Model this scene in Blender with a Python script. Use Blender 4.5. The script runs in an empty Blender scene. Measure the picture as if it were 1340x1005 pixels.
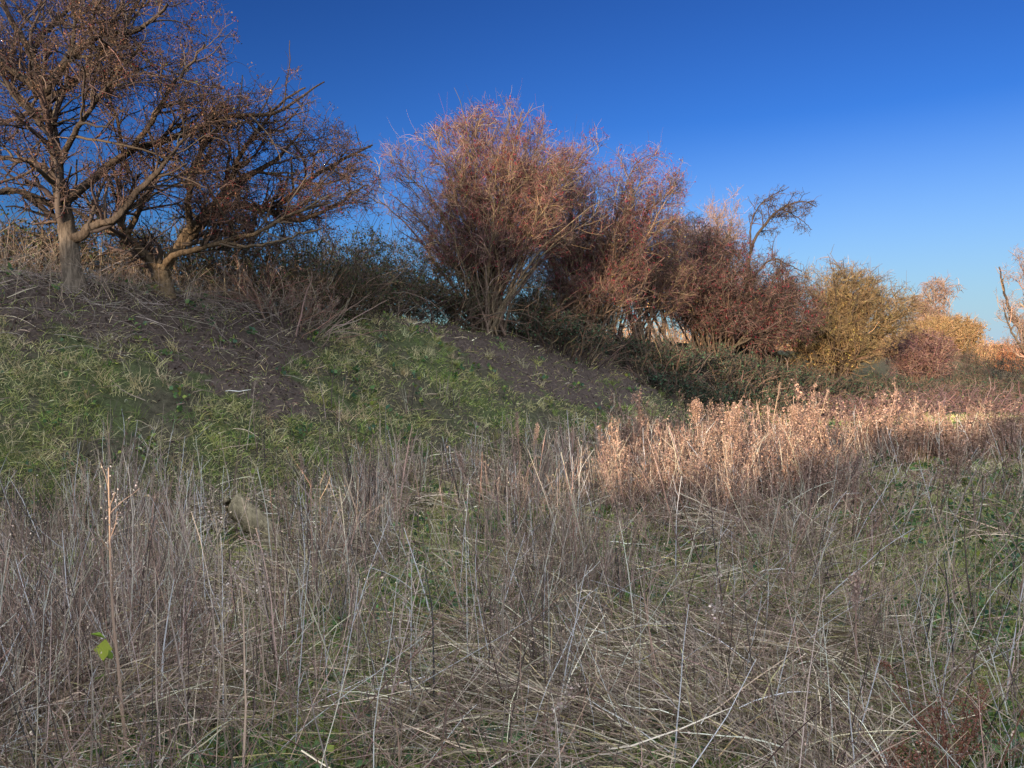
import bpy, math
import numpy as np
from mathutils import Vector

# ------------------------------------------------------------------ camera, sky, sun, exposure
sc = bpy.context.scene
COL = sc.collection
cam_d = bpy.data.cameras.new("camera")
cam = bpy.data.objects.new("camera", cam_d)
COL.objects.link(cam)
cam.location = (0, 0, 1.6)
cam.rotation_euler = (math.radians(90 - 1.4), 0, 0)
cam_d.lens = 27.0
cam_d.sensor_width = 36.0
cam_d.clip_start = 0.05
cam_d.clip_end = 4000
sc.camera = cam

SUN_EL = math.radians(7.0)
SUN_AZ = math.radians(180 + 28)       # clockwise from +Y: behind the camera, to its left
sun_dir = Vector((math.sin(SUN_AZ) * math.cos(SUN_EL), math.cos(SUN_AZ) * math.cos(SUN_EL), math.sin(SUN_EL)))
sd = bpy.data.lights.new("sun", 'SUN')
sd.energy = 4.2
sd.angle = math.radians(0.6)
sd.color = (1.0, 0.76, 0.54)
so = bpy.data.objects.new("sun", sd)
so.rotation_euler = sun_dir.to_track_quat('Z', 'Y').to_euler()
COL.objects.link(so)

world = bpy.data.worlds.new("World")
sc.world = world
world.use_nodes = True
wn = world.node_tree
bg = wn.nodes["Background"]
sky = wn.nodes.new("ShaderNodeTexSky")
sky.sky_type = 'NISHITA'
sky.sun_disc = False
sky.sun_elevation = SUN_EL
sky.sun_rotation = SUN_AZ
sky.air_density = 1.0
sky.dust_density = 0.6
sky.ozone_density = 3.0
EXPO = 1.45
def wmath(op, a, b=None, c=None, clamp=False):
    n = wn.nodes.new("ShaderNodeMath"); n.operation = op; n.use_clamp = clamp
    for k, v in enumerate((a, b, c)):
        if v is None: continue
        if isinstance(v, (int, float)): n.inputs[k].default_value = v
        else: wn.links.new(v, n.inputs[k])
    return n.outputs[0]
def wmix(kind, fac, a, b):
    n = wn.nodes.new("ShaderNodeMix"); n.data_type = 'RGBA'; n.blend_type = kind; n.clamp_result = False
    for k, v in ((0, fac), (6, a), (7, b)):
        if isinstance(v, (int, float)): n.inputs[k].default_value = v
        elif isinstance(v, tuple): n.inputs[k].default_value = v+(1,)
        else: wn.links.new(v, n.inputs[k])
    return n.outputs[2]
# deep clear winter blue: the physical sky with more contrast between zenith and horizon
gm = wn.nodes.new("ShaderNodeGamma"); gm.inputs[1].default_value = 1.8
wn.links.new(sky.outputs[0], gm.inputs[0])
U = 1/(0.15*2**EXPO)
c1 = wmix('MULTIPLY', 1.0, gm.outputs[0], (.047*U, .053*U, .072*U))
wt = wn.nodes.new("ShaderNodeTexCoord"); sp = wn.nodes.new("ShaderNodeSeparateXYZ"); wn.links.new(wt.outputs["Generated"], sp.inputs[0])
hz = wmath('POWER', wmath('MULTIPLY_ADD', sp.outputs[2], -3.4, 1.0, True), 1.25)
c2 = wmix('MIX', wmath('MULTIPLY', hz, wmath('MULTIPLY_ADD', sp.outputs[0], 1.5, .40, True)), c1, (.46*U, .64*U, .82*U))
# added bright sky, unseen behind and above the camera, to lift the shade
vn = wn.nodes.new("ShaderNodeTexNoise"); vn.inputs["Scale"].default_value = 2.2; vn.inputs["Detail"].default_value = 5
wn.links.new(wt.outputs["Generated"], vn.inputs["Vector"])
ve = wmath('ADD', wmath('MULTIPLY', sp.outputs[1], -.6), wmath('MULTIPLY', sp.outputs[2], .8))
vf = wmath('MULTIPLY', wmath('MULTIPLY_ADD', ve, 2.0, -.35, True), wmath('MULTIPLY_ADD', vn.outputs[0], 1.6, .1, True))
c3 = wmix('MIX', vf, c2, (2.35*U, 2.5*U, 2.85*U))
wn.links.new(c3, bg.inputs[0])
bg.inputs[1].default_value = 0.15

sc.view_settings.view_transform = 'Standard'
sc.view_settings.look = 'None'
sc.view_settings.exposure = EXPO
sc.view_settings.gamma = 1.0
sc.render.engine = 'CYCLES'
sc.cycles.max_bounces = 4
sc.cycles.diffuse_bounces = 3
sc.cycles.transmission_bounces = 2
sc.cycles.use_denoising = True
sc.cycles.denoiser = 'OPENIMAGEDENOISE'

rng = np.random.default_rng(11)
# ------------------------------------------------------------------ terrain
TOE = np.array([(-14,-10),(-9,-1),(-4.6,6.0),(-2.6,8.6),(-0.4,11.4),(2.0,14.2),(5.2,18.3),(10.2,23.5),(19,32),(34,48),(62,88),(200,240)], float)
CRH = np.array([2.9,2.9,2.85,2.75,2.62,2.5,2.4,2.3,2.1,1.9,1.2,1.0])
CRW = np.array([4.2,4.2,4.2,4.3,4.6,4.8,5.0,5.5,6,6,6,6])

def toe(x, y):
    x = np.asarray(x, float); y = np.asarray(y, float)
    best = np.full(x.shape, 1e9); sg = np.zeros(x.shape); H = np.zeros(x.shape); W = np.ones(x.shape)
    for i in range(len(TOE) - 1):
        a = TOE[i]; d = TOE[i+1] - a; L = np.hypot(*d)
        t = np.clip(((x-a[0])*d[0] + (y-a[1])*d[1]) / L**2, 0, 1)
        dx = x-a[0]-t*d[0]; dy = y-a[1]-t*d[1]; r = np.hypot(dx, dy)
        m = r < best
        best = np.where(m, r, best); sg = np.where(m, np.sign(d[0]*dy - d[1]*dx), sg)
        H = np.where(m, CRH[i]*(1-t)+CRH[i+1]*t, H); W = np.where(m, CRW[i]*(1-t)+CRW[i+1]*t, W)
    return best*sg, H, W

_lat = np.random.default_rng(5).random((256, 256))
def vnoise(x, y):
    xi = np.floor(x).astype(int); yi = np.floor(y).astype(int)
    fx = x-xi; fy = y-yi; fx = fx*fx*(3-2*fx); fy = fy*fy*(3-2*fy)
    g = lambda a, b: _lat[a & 255, b & 255]
    return (g(xi,yi)*(1-fx)+g(xi+1,yi)*fx)*(1-fy) + (g(xi,yi+1)*(1-fx)+g(xi+1,yi+1)*fx)*fy
def fbm(x, y, s, o=3):
    r = 0; a = .5; x = np.asarray(x, float); y = np.asarray(y, float)
    for k in range(o):
        r = r + a*vnoise(x/s + 17.3*k, y/s + 9.1*k); a *= .5; s *= .48
    return r / (1-.5**o)

def ground(x, y):
    u, H, W = toe(x, y)
    q = np.clip(u/W, 0, 1)
    p = np.where(q < .12, q*q/.24, q-.06)
    e = np.clip((q-.75)/.25, 0, 1)
    p = np.where(q >= .75, .69+.25*(e-e*e/2), p) / .815
    b = np.clip((u-W-5)/16, 0, 1); b = b*b*(3-2*b)
    z = H*p*(1-b)
    near = np.clip(1-(np.hypot(x, y)-40)/60, 0, 1)
    return z + near*((fbm(x, y, 1.7)-.5)*.22 + (fbm(x+50, y, .35, 2)-.5)*(.07+.09*np.clip(u/1.0, 0, 1)))

def inpoly(x, y, poly):
    c = np.zeros(np.shape(x), bool); n = len(poly)
    for i in range(n):
        x0, y0 = poly[i]; x1, y1 = poly[(i+1) % n]
        if y0 == y1: continue
        m = ((y0 > y) != (y1 > y)) & (x < (x1-x0)*(y-y0)/(y1-y0)+x0)
        c ^= m
    return c
BARE_A = [(-9,7.6),(-8,11),(-5.8,11.5),(-5,12.5),(-4.2,13.5),(-3.3,14),(-3.1,12.7),(-3.0,11.4),(-2.75,10.6),(-3.3,10.4),(-4.0,10.2),(-4.7,10.1),(-5.4,9.5),(-6.0,8.8)]
BARE_B = [(-2.3,15.4),(-3,18),(-1,20),(2,24),(5.5,25),(4.0,19.6),(1.7,15.9),(0.5,15.1),(-0.8,15.2)]
def bare(x, y):
    jx = (fbm(x+3, y, .9)-.5)*.8+(fbm(x+13, y, .16, 2)-.5)*.9; jy = (fbm(x, y+31, .9)-.5)*.8+(fbm(x, y+13, .16, 2)-.5)*.9
    a = inpoly(x+jx, y+jy, BARE_A) | inpoly(x+jx, y+jy, BARE_B)
    u, H, W = toe(x, y)
    return a | (u > W*.97)

# ------------------------------------------------------------------ mesh helpers
def nrm(v):
    return v/np.maximum(np.linalg.norm(v, axis=-1, keepdims=True), 1e-9)
def rv(n, g=None):
    return nrm((g or rng).normal(size=(n, 3)))
def perp(T, g=None):
    r = rv(len(T), g)
    return nrm(r - (r*T).sum(-1, keepdims=True)*T)

class Acc:
    def __init__(s): s.v = []; s.f = []; s.c = []; s.n = 0
    def add(s, v, f, c):
        v = v.reshape(-1, 3); s.v.append(v.astype(np.float32)); s.f.append((f+s.n).reshape(-1, 4).astype(np.int32))
        s.c.append(np.broadcast_to(c, v.shape).astype(np.float32)); s.n += len(v)
    def tubes(s, P, R, col, S=3):
        N, K = P.shape[:2]
        if N == 0: return
        T = nrm(np.gradient(P, axis=1))
        m = nrm(P[:, -1]-P[:, 0]+1e-6)
        ref = perp(m)[:, None, :]
        a = nrm(np.cross(T, np.broadcast_to(ref, T.shape))); b = np.cross(T, a)
        th = np.arange(S)*2*math.pi/S
        V = P[:, :, None]+R[:, :, None, None]*(a[:, :, None]*np.cos(th)[:, None]+b[:, :, None]*np.sin(th)[:, None])
        i = np.arange(N)[:, None, None]*K*S; k = np.arange(K-1)[None, :, None]*S; j = np.arange(S)[None, None, :]; j2 = (j+1) % S
        F = np.stack([i+k+j, i+k+j2, i+k+S+j2, i+k+S+j], -1)
        if col.ndim == 2: col = col[:, None, None, :]
        elif col.ndim == 3: col = col[:, :, None, :]
        s.add(V, F, np.broadcast_to(col, V.shape).reshape(-1, 3))
    def ribbons(s, P, Wd, col):
        N, K = P.shape[:2]
        if N == 0: return
        T = nrm(np.gradient(P, axis=1))
        h = perp(nrm(P[:, -1]-P[:, 0]+1e-6))[:, None, :]
        side = nrm(h-(h*T).sum(-1, keepdims=True)*T)*Wd[:, :, None]*.5
        V = np.stack([P-side, P+side], 2)
        i = np.arange(N)[:, None]*K*2; k = np.arange(K-1)[None]*2
        F = np.stack([i+k, i+k+1, i+k+3, i+k+2], -1)
        s.add(V, F, np.broadcast_to(col[:, None, None, :], V.shape).reshape(-1, 3))
    def leaves(s, p, d, L, Wr, col, g=None):
        N = len(p)
        if N == 0: return
        side = perp(d, g); up = np.cross(d, side)
        L = np.broadcast_to(L, (N,))[:, None]; w = L*Wr
        V = np.stack([p, p+d*L*.45+side*w*.5+up*w*.25, p+d*L, p+d*L*.45-side*w*.5+up*w*.25], 1)
        F = (np.arange(N)[:, None]*4+np.arange(4)).reshape(-1, 1, 4)
        s.add(V, F, np.broadcast_to(col[:, None, :], V.shape).reshape(-1, 3))
    def blobs(s, p, r, col):
        # small octahedra (berries, seed heads) as 4 folded quads
        N = len(p)
        if N == 0: return
        r = np.broadcast_to(r, (N,))[:, None]
        A = rv(N); B = perp(A); Cc = np.cross(A, B)
        V = np.stack([p+A*r, p+B*r, p-A*r, p-B*r, p+Cc*r, p-Cc*r], 1)
        q = np.array([[0, 1, 2, 4], [0, 4, 2, 3], [0, 3, 2, 5], [0, 5, 2, 1]])
        F = np.arange(N)[:, None, None]*6+q
        s.add(V, F, np.broadcast_to(col[:, None, :], V.shape).reshape(-1, 3))
    def build(s, name, mat, parent=None, loc=(0, 0, 0), smooth=False):
        me = bpy.data.meshes.new(name)
        V = np.concatenate(s.v); F = np.concatenate(s.f); Cc = np.concatenate(s.c)
        me.vertices.add(len(V)); me.vertices.foreach_set("co", (V-np.array(loc, np.float32)).ravel())
        me.loops.add(len(F)*4); me.loops.foreach_set("vertex_index", F.ravel())
        me.polygons.add(len(F)); me.polygons.foreach_set("loop_start", np.arange(len(F), dtype=np.int32)*4)
        if smooth: me.polygons.foreach_set("use_smooth", np.ones(len(F), bool))
        at = me.color_attributes.new("tint", 'FLOAT_COLOR', 'POINT')
        at.data.foreach_set("color", np.concatenate([Cc, np.ones((len(Cc), 1), np.float32)], 1).ravel())
        me.update(calc_edges=True)
        me.materials.append(mat)
        o = bpy.data.objects.new(name, me); COL.objects.link(o)
        if parent is not None: o.parent = parent
        else: o.location = loc
        return o

def tag(o, label=None, cat=None, group=None, kind=None):
    for k, v in (('label', label), ('category', cat), ('group', group), ('kind', kind)):
        if v: o[k] = v
def empty(name, loc):
    o = bpy.data.objects.new(name, None); o.location = loc; o.empty_display_size = .2; COL.objects.link(o); return o

def jitter(base, n, v=.25, h=.12):
    """n colours round one or several base colours"""
    base = np.atleast_2d(np.array(base, float))
    c = base[rng.integers(0, len(base), n)]
    return np.clip(c*np.exp(rng.normal(0, v, (n, 1)))*np.exp(rng.normal(0, h*.5, (n, 3))), .003, .9)

# ------------------------------------------------------------------ materials
def plant_mat(name, rough=.75, trans=0.0, spec=.25, noise=0.0, nscale=30):
    m = bpy.data.materials.new(name); m.use_nodes = True
    nt = m.node_tree; b = nt.nodes["Principled BSDF"]; out = nt.nodes["Material Output"]
    a = nt.nodes.new("ShaderNodeAttribute"); a.attribute_name = "tint"
    src = a.outputs["Color"]
    if noise:
        tc = nt.nodes.new("ShaderNodeTexCoord"); n = nt.nodes.new("ShaderNodeTexNoise")
        n.inputs["Scale"].default_value = nscale; n.inputs["Detail"].default_value = 3
        nt.links.new(tc.outputs["Object"], n.inputs["Vector"])
        mr = nt.nodes.new("ShaderNodeMapRange"); mr.inputs["From Min"].default_value = .3; mr.inputs["From Max"].default_value = .7
        mr.inputs["To Min"].default_value = 1-noise; mr.inputs["To Max"].default_value = 1+noise
        nt.links.new(n.outputs[0], mr.inputs["Value"])
        mx = nt.nodes.new("ShaderNodeVectorMath"); mx.operation = 'SCALE'
        nt.links.new(src, mx.inputs[0]); nt.links.new(mr.outputs[0], mx.inputs["Scale"])
        src = mx.outputs[0]
    nt.links.new(src, b.inputs["Base Color"])
    b.inputs["Roughness"].default_value = rough
    b.inputs["Specular IOR Level"].default_value = spec
    if trans:
        t = nt.nodes.new("ShaderNodeBsdfTranslucent"); nt.links.new(src, t.inputs["Color"])
        ms = nt.nodes.new("ShaderNodeMixShader"); ms.inputs[0].default_value = trans
        nt.links.new(b.outputs[0], ms.inputs[1]); nt.links.new(t.outputs[0], ms.inputs[2])
        nt.links.new(ms.outputs[0], out.inputs["Surface"])
    return m
M_TWIG = plant_mat("twig", .8, 0, .2)
M_GRASS = plant_mat("grass_blade", .6, .25, .3)
M_DRY = plant_mat("dry_stem", .75, .12, .2)

def bark_mat():
    m = plant_mat("bark", .85, 0, .15)
    nt = m.node_tree; b = nt.nodes["Principled BSDF"]
    tc = nt.nodes.new("ShaderNodeTexCoord"); mp = nt.nodes.new("ShaderNodeMapping"); mp.inputs["Scale"].default_value = (26, 26, 5)
    nt.links.new(tc.outputs["Object"], mp.inputs["Vector"])
    n = nt.nodes.new("ShaderNodeTexNoise"); n.inputs["Scale"].default_value = 1.0; n.inputs["Detail"].default_value = 6; n.inputs["Roughness"].default_value = .65
    nt.links.new(mp.outputs[0], n.inputs["Vector"])
    cr = nt.nodes.new("ShaderNodeValToRGB")
    cr.color_ramp.elements[0].position = .33; cr.color_ramp.elements[0].color = (.35, .33, .30, 1)
    cr.color_ramp.elements[1].position = .68; cr.color_ramp.elements[1].color = (1.35, 1.3, 1.2, 1)
    nt.links.new(n.outputs[0], cr.inputs[0])
    at = [x for x in nt.nodes if x.bl_idname == 'ShaderNodeAttribute'][0]
    mx = nt.nodes.new("ShaderNodeMix"); mx.data_type = 'RGBA'; mx.blend_type = 'MULTIPLY'; mx.inputs[0].default_value = 1
    nt.links.new(at.outputs["Color"], mx.inputs[6]); nt.links.new(cr.outputs[0], mx.inputs[7])
    nt.links.new(mx.outputs[2], b.inputs["Base Color"])
    bp = nt.nodes.new("ShaderNodeBump"); bp.inputs["Strength"].default_value = .9; bp.inputs["Distance"].default_value = .03
    nt.links.new(n.outputs[0], bp.inputs["Height"]); nt.links.new(bp.outputs[0], b.inputs["Normal"])
    return m
M_BARK = bark_mat()

def ground_mat():
    m = bpy.data.materials.new("soil_and_moss"); m.use_nodes = True
    nt = m.node_tree; b = nt.nodes["Principled BSDF"]
    tc = nt.nodes.new("ShaderNodeTexCoord"); a = nt.nodes.new("ShaderNodeAttribute"); a.attribute_name = "tint"
    def noise(s, d=5, r=.6):
        n = nt.nodes.new("ShaderNodeTexNoise"); n.inputs["Scale"].default_value = s; n.inputs["Detail"].default_value = d
        n.inputs["Roughness"].default_value = r; nt.links.new(tc.outputs["Object"], n.inputs["Vector"]); return n
    n1 = noise(14, 8, .7); n2 = noise(60, 4)
    mr = nt.nodes.new("ShaderNodeMapRange"); mr.inputs["From Min"].default_value = .3; mr.inputs["From Max"].default_value = .7
    mr.inputs["To Min"].default_value = .45; mr.inputs["To Max"].default_value = 1.6
    nt.links.new(n1.outputs[0], mr.inputs["Value"])
    mx = nt.nodes.new("ShaderNodeVectorMath"); mx.operation = 'SCALE'
    nt.links.new(a.outputs["Color"], mx.inputs[0]); nt.links.new(mr.outputs[0], mx.inputs["Scale"])
    nt.links.new(mx.outputs[0], b.inputs["Base Color"])
    b.inputs["Roughness"].default_value = .95; b.inputs["Specular IOR Level"].default_value = .1
    bp = nt.nodes.new("ShaderNodeBump"); bp.inputs["Strength"].default_value = .8; bp.inputs["Distance"].default_value = .03
    ad = nt.nodes.new("ShaderNodeMath"); ad.operation = 'ADD'
    nt.links.new(n1.outputs[0], ad.inputs[0]); nt.links.new(n2.outputs[0], ad.inputs[1])
    nt.links.new(ad.outputs[0], bp.inputs["Height"]); nt.links.new(bp.outputs[0], b.inputs["Normal"])
    return m
M_GROUND = ground_mat()

# ------------------------------------------------------------------ ground sheet
def axis(lo, hi, step, far_lo, far_hi):
    c = list(np.arange(lo, hi, step)); s = step; v = hi
    while v < far_hi: c.append(v); s *= 1.12; v += s
    c.append(far_hi); s = step; v = lo-step; l = []
    while v > far_lo: l.append(v); s *= 1.12; v -= s
    l.append(far_lo); return np.array(l[::-1]+c)
gx = axis(-11, 16, .09, -1500, 1500); gy = axis(1, 27, .09, -1500, 2500)
X, Y = np.meshgrid(gx, gy)
Z = ground(X, Y)
soil = np.array([.060, .046, .038]); green = np.array([.058, .070, .030]); tan = np.array([.13, .10, .055])
bm = bare(X, Y); dist = np.hypot(X, Y)
k = fbm(X, Y, .5)
mixg = np.clip((k-.42)*5, 0, 1)
mixg = .35+.6*mixg
cc = soil*(1-mixg[..., None])+green*mixg[..., None]
cc = np.where(bm[..., None], 1.1*soil*(.8+.5*fbm(X, Y, .25)[..., None]), cc)
far = np.clip((dist-30)/15, 0, 1)[..., None]
cc = cc*(1-far)+tan*far
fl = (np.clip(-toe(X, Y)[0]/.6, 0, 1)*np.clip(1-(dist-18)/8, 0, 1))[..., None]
cc = cc*(1-.45*fl)  # shade between the weed clumps painted in: field soil darkened
ga = Acc(); ny, nx = X.shape
ii = (np.arange(ny-1)[:, None]*nx+np.arange(nx-1)[None]); F = np.stack([ii, ii+1, ii+nx+1, ii+nx], -1)
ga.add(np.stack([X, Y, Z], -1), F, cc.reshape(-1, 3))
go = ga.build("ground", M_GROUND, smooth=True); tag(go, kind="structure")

# ------------------------------------------------------------------ branch growth
def grow(base, d, L, K, wig=.15, trop=(0, 0, 0), curl=0.0):
    N = len(base); P = np.empty((N, K, 3)); P[:, 0] = base; d = nrm(d.copy())
    trop = np.asarray(trop, float); L = np.broadcast_to(L, (N,))
    ax = rv(N)*curl
    for i in range(1, K):
        d = nrm(d + rng.normal(size=(N, 3))*wig + trop + np.cross(ax, d))
        P[:, i] = P[:, i-1]+d*(L/(K-1))[:, None]
    return P
def spawn(P, R, n, t0, t1, ang, Lr, K, wig, trop, rf, rmin, inside=None, zb=0.0, curl=0.0, out=None, outw=0.0):
    N, Kp = P.shape[:2]
    pl = np.linalg.norm(P[:, -1]-P[:, 0], axis=1)+1e-6
    idx = rng.choice(N, n, p=pl/pl.sum()); t = t0+(t1-t0)*rng.random(n)
    f = t*(Kp-1); i0 = np.minimum(f.astype(int), Kp-2); fr = (f-i0)[:, None]
    b = P[idx, i0]*(1-fr)+P[idx, i0+1]*fr; T = nrm(P[idx, i0+1]-P[idx, i0])
    rp = R[idx, i0]*(1-fr[:, 0])+R[idx, i0+1]*fr[:, 0]
    a = np.radians(rng.uniform(ang[0], ang[1], n))[:, None]
    d = np.cos(a)*T+np.sin(a)*perp(T)+np.array([0, 0, zb])
    if out is not None:
        d = d+nrm(b-out)*outw
    L = rng.uniform(Lr[0], Lr[1], n)*(1.15-.55*t)
    C = grow(b, d, L, K, wig, trop, curl)
    if inside is not None:
        m1 = inside(C[:, -1]); m2 = inside(C[:, K//2])
        keep = m1 | (m2 & (rng.random(n) < .45)) | (rng.random(n) < .006)
        C = C[keep]; rp = rp[keep]
    rc = np.clip(rp*rf, rmin, None)
    R2 = rc[:, None]*np.linspace(1, .45, K)[None]
    return C, R2
def catmull(pts, n):
    p = np.array(pts, float); p = np.vstack([2*p[0]-p[1], p, 2*p[-1]-p[-2]]); m = len(p)-3
    t = np.linspace(0, m-1e-6, n); i = t.astype(int); f = (t-i)[:, None]
    a, b, c, d = p[i], p[i+1], p[i+2], p[i+3]
    return .5*(2*b+(c-a)*f+(2*a-5*b+4*c-d)*f**2+(3*b-a-3*c+d)*f**3)
def envelope(ells, rough=.12):
    ph = rng.random((6, 3))*6
    def f(p):
        q = np.full(len(p), 9.0)
        for cx, cy, cz, rx, ry, rz in ells:
            q = np.minimum(q, ((p[:, 0]-cx)/rx)**2+((p[:, 1]-cy)/ry)**2+((p[:, 2]-cz)/rz)**2)
        n = np.sin(p[:, 0]*2.3+ph[0, 0])*np.sin(p[:, 2]*2.7+ph[0, 1])+np.sin(p[:, 0]*5.1+ph[1, 0]+p[:, 1]*3)*np.sin(p[:, 2]*4.7+ph[1, 1])
        return q < 1+rough*n+rough*rng.normal(size=len(p))
    return f

def strands(acc, lv, cols, S):
    for (P, R), c, s_ in zip(lv, cols, S):
        acc.tubes(P, R, jitter(c, len(P), .28, .12), s_)

def limb_tree(name, label, base, s, limbs, ells, levels, twigcol, barkcol, leaf=None, berry=None, group=None, cat="tree", autob=None, tips=None):
    """limbs: polylines of (x, depth, z, radius) in units of s metres from the base, first one the trunk"""
    bx, by = base; bz = float(ground(np.array([bx]), np.array([by]))[0])
    o0 = np.array([bx, by, bz])
    root = empty(name, tuple(o0)); tag(root, label, cat, group)
    ta = Acc(); K = 22; LP = []; LR = []
    for j, l in enumerate(limbs):
        q = catmull(l, K)
        P = q[:, :3]*s+o0; R = np.abs(q[:, 3])*s
        jit = rng.normal(size=(K, 3))*(.012+.0*R[:, None]); jit[:2] = 0; P = P+jit*np.minimum(1, np.arange(K)/5)[:, None]
        if l[0][2] <= 1: P[0, 2] -= .15; R[0] *= 1.25; R[1] *= 1.12
        LP.append(P); LR.append(R)
        S = 16 if R[0] > .06 else 8
        K2 = 60 if S == 16 else 22
        t = np.linspace(0, K-1, K2); P2 = np.stack([np.interp(t, np.arange(K), P[:, a]) for a in range(3)], 1); R2 = np.interp(t, np.arange(K), R)
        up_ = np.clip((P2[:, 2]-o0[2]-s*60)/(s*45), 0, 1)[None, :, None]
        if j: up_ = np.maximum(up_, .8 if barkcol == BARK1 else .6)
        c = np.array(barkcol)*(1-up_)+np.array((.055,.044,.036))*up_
        n0 = ta.n
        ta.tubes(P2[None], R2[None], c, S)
        if S == 16:   # fluted, knotted trunk
            V = ta.v[-1].reshape(K2, S, 3); th = np.arange(S)*2*math.pi/S; ph = rng.random(4)*6
            g = 1+.10*np.sin(3*th[None]+ph[0]+t[:, None]*.12)+.06*np.sin(5*th[None]+ph[1]-t[:, None]*.25)+.04*rng.normal(size=(K2, S))
            V[:] = P2[:, None]+(V-P2[:, None])*g[..., None]
    ta.build("trunk", M_BARK, root, tuple(o0), smooth=True)
    LP = np.stack(LP); LR = np.stack(LR)
    E = [(c[0]*s+bx, by+c[1]*s, c[2]*s+bz, c[3]*s, c[4]*s, c[5]*s) for c in ells] if ells else None
    ins = envelope(E) if E else None
    cen = np.array([bx, by, bz+.6])
    crown_parts(root, o0, LP, LR, levels, ins, twigcol, leaf, berry, cen)
    return root

def crown_parts(root, o0, P, R, levels, ins, twigcol, leaf, berry, cen, name="crown", shoots=0):
    ca = Acc(); allt = []
    for li, lv in enumerate(levels):
        P, R = spawn(P, R, lv['n'], lv.get('t0', .15), 1.0, lv.get('ang', (30, 75)), lv['L'], lv['K'], lv.get('wig', .18), lv.get('trop', (0, 0, .03)),
                     lv.get('rf', .55), lv['r'], ins if lv.get('env', True) else None, lv.get('zb', 0), lv.get('curl', 0), cen, lv.get('outw', .25))
        col = twigcol[min(li, len(twigcol)-1)]
        ca.tubes(P, R, jitter(col, len(P), .3, .12), 5 if li == 0 else 3)
        allt.append((P, R))
    if shoots:
        C, R2 = spawn(allt[1][0], allt[1][1], shoots, .5, 1, (0, 50), (.3, 1.0), 6, .1, (0, 0, .12), .5, levels[-1]['r'], None, 1.0)
        ca.tubes(C, R2, jitter(twigcol[-1], len(C), .25, .12), 3); allt.insert(-1, (C, R2))
    P, R = allt[-1]
    Pm = allt[-2][0] if len(allt) > 1 else P
    if leaf:
        for q in (leaf if isinstance(leaf, list) else [leaf]):
            src = (P, Pm)[q.get('lvl', 0)]
            i = rng.integers(0, len(src), q['n']); k_ = rng.integers(0, src.shape[1], q['n'])
            p = src[i, k_]+rng.normal(size=(q['n'], 3))*q.get('spread', .012)
            if 'clump' in q: p = np.repeat(p, q['clump'], 0); p = p+rng.normal(size=p.shape)*.028
            if 'sel' in q:
                m = q['sel'](p-o0); p = p[m]
            d = rv(len(p)); d[:, 2] += q.get('dz', -.2); d = nrm(d)
            ca.leaves(p, d, rng.uniform(*q['size'], len(p)), q.get('w', .6), jitter(q['col'], len(p), .35, .15))
    if berry:
        nc = berry['n']; i = rng.integers(0, len(P), nc); k_ = rng.integers(1, P.shape[1], nc)
        p = P[i, k_]
        if 'sel' in berry:
            m = berry['sel'](p-o0) | (rng.random(nc) < .12); p = p[m]
        p = np.repeat(p, 3, 0)+rng.normal(size=(len(p)*3, 3))*.018
        ca.blobs(p, rng.uniform(*berry['r'], len(p)), jitter(berry['col'], len(p), .3, .1))
    return ca.build(name, M_TWIG, root, tuple(o0))

BARK1 = (.15, .125, .10); BARK2 = (.21, .155, .095); BARK = (.20, .165, .12); BARK_D = (.10, .085, .065)
TW_DARK = [(.048, .034, .03), (.03, .023, .021), (.09, .06, .048)]
TW_RED = [(.145, .07, .07), (.17, .10, .08), (.06, .036, .036), (.23, .15, .11)]
TW_YEL = [(.21, .145, .07), (.15, .11, .055), (.09, .06, .035)]
TW_TAN = [(.24, .16, .10), (.18, .13, .09)]

def levels(a, b, c, d, sc_=1.0, r=(.008, .0042, .0026, .0019), trop=.02, outw=.25, L=(1.0, .6, .34, .13)):
    return [dict(n=a, L=(L[0]*.5*sc_, L[0]*1.3*sc_), K=9, r=r[0], wig=.17, trop=(0, 0, trop), ang=(28, 70), outw=outw, t0=.22),
            dict(n=b, L=(L[1]*.5*sc_, L[1]*1.3*sc_), K=7, r=r[1], wig=.21, trop=(0, 0, trop), ang=(30, 75), outw=outw*.6),
            dict(n=c, L=(L[2]*.5*sc_, L[2]*1.3*sc_), K=5, r=r[2], wig=.28, trop=(0, 0, trop), ang=(35, 90), outw=outw*.3),
            dict(n=d, L=(L[3]*.4*sc_, L[3]*1.3*sc_), K=3, r=r[3], wig=.3, trop=(0, 0, trop*.5), ang=(35, 90), outw=0)]

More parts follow.
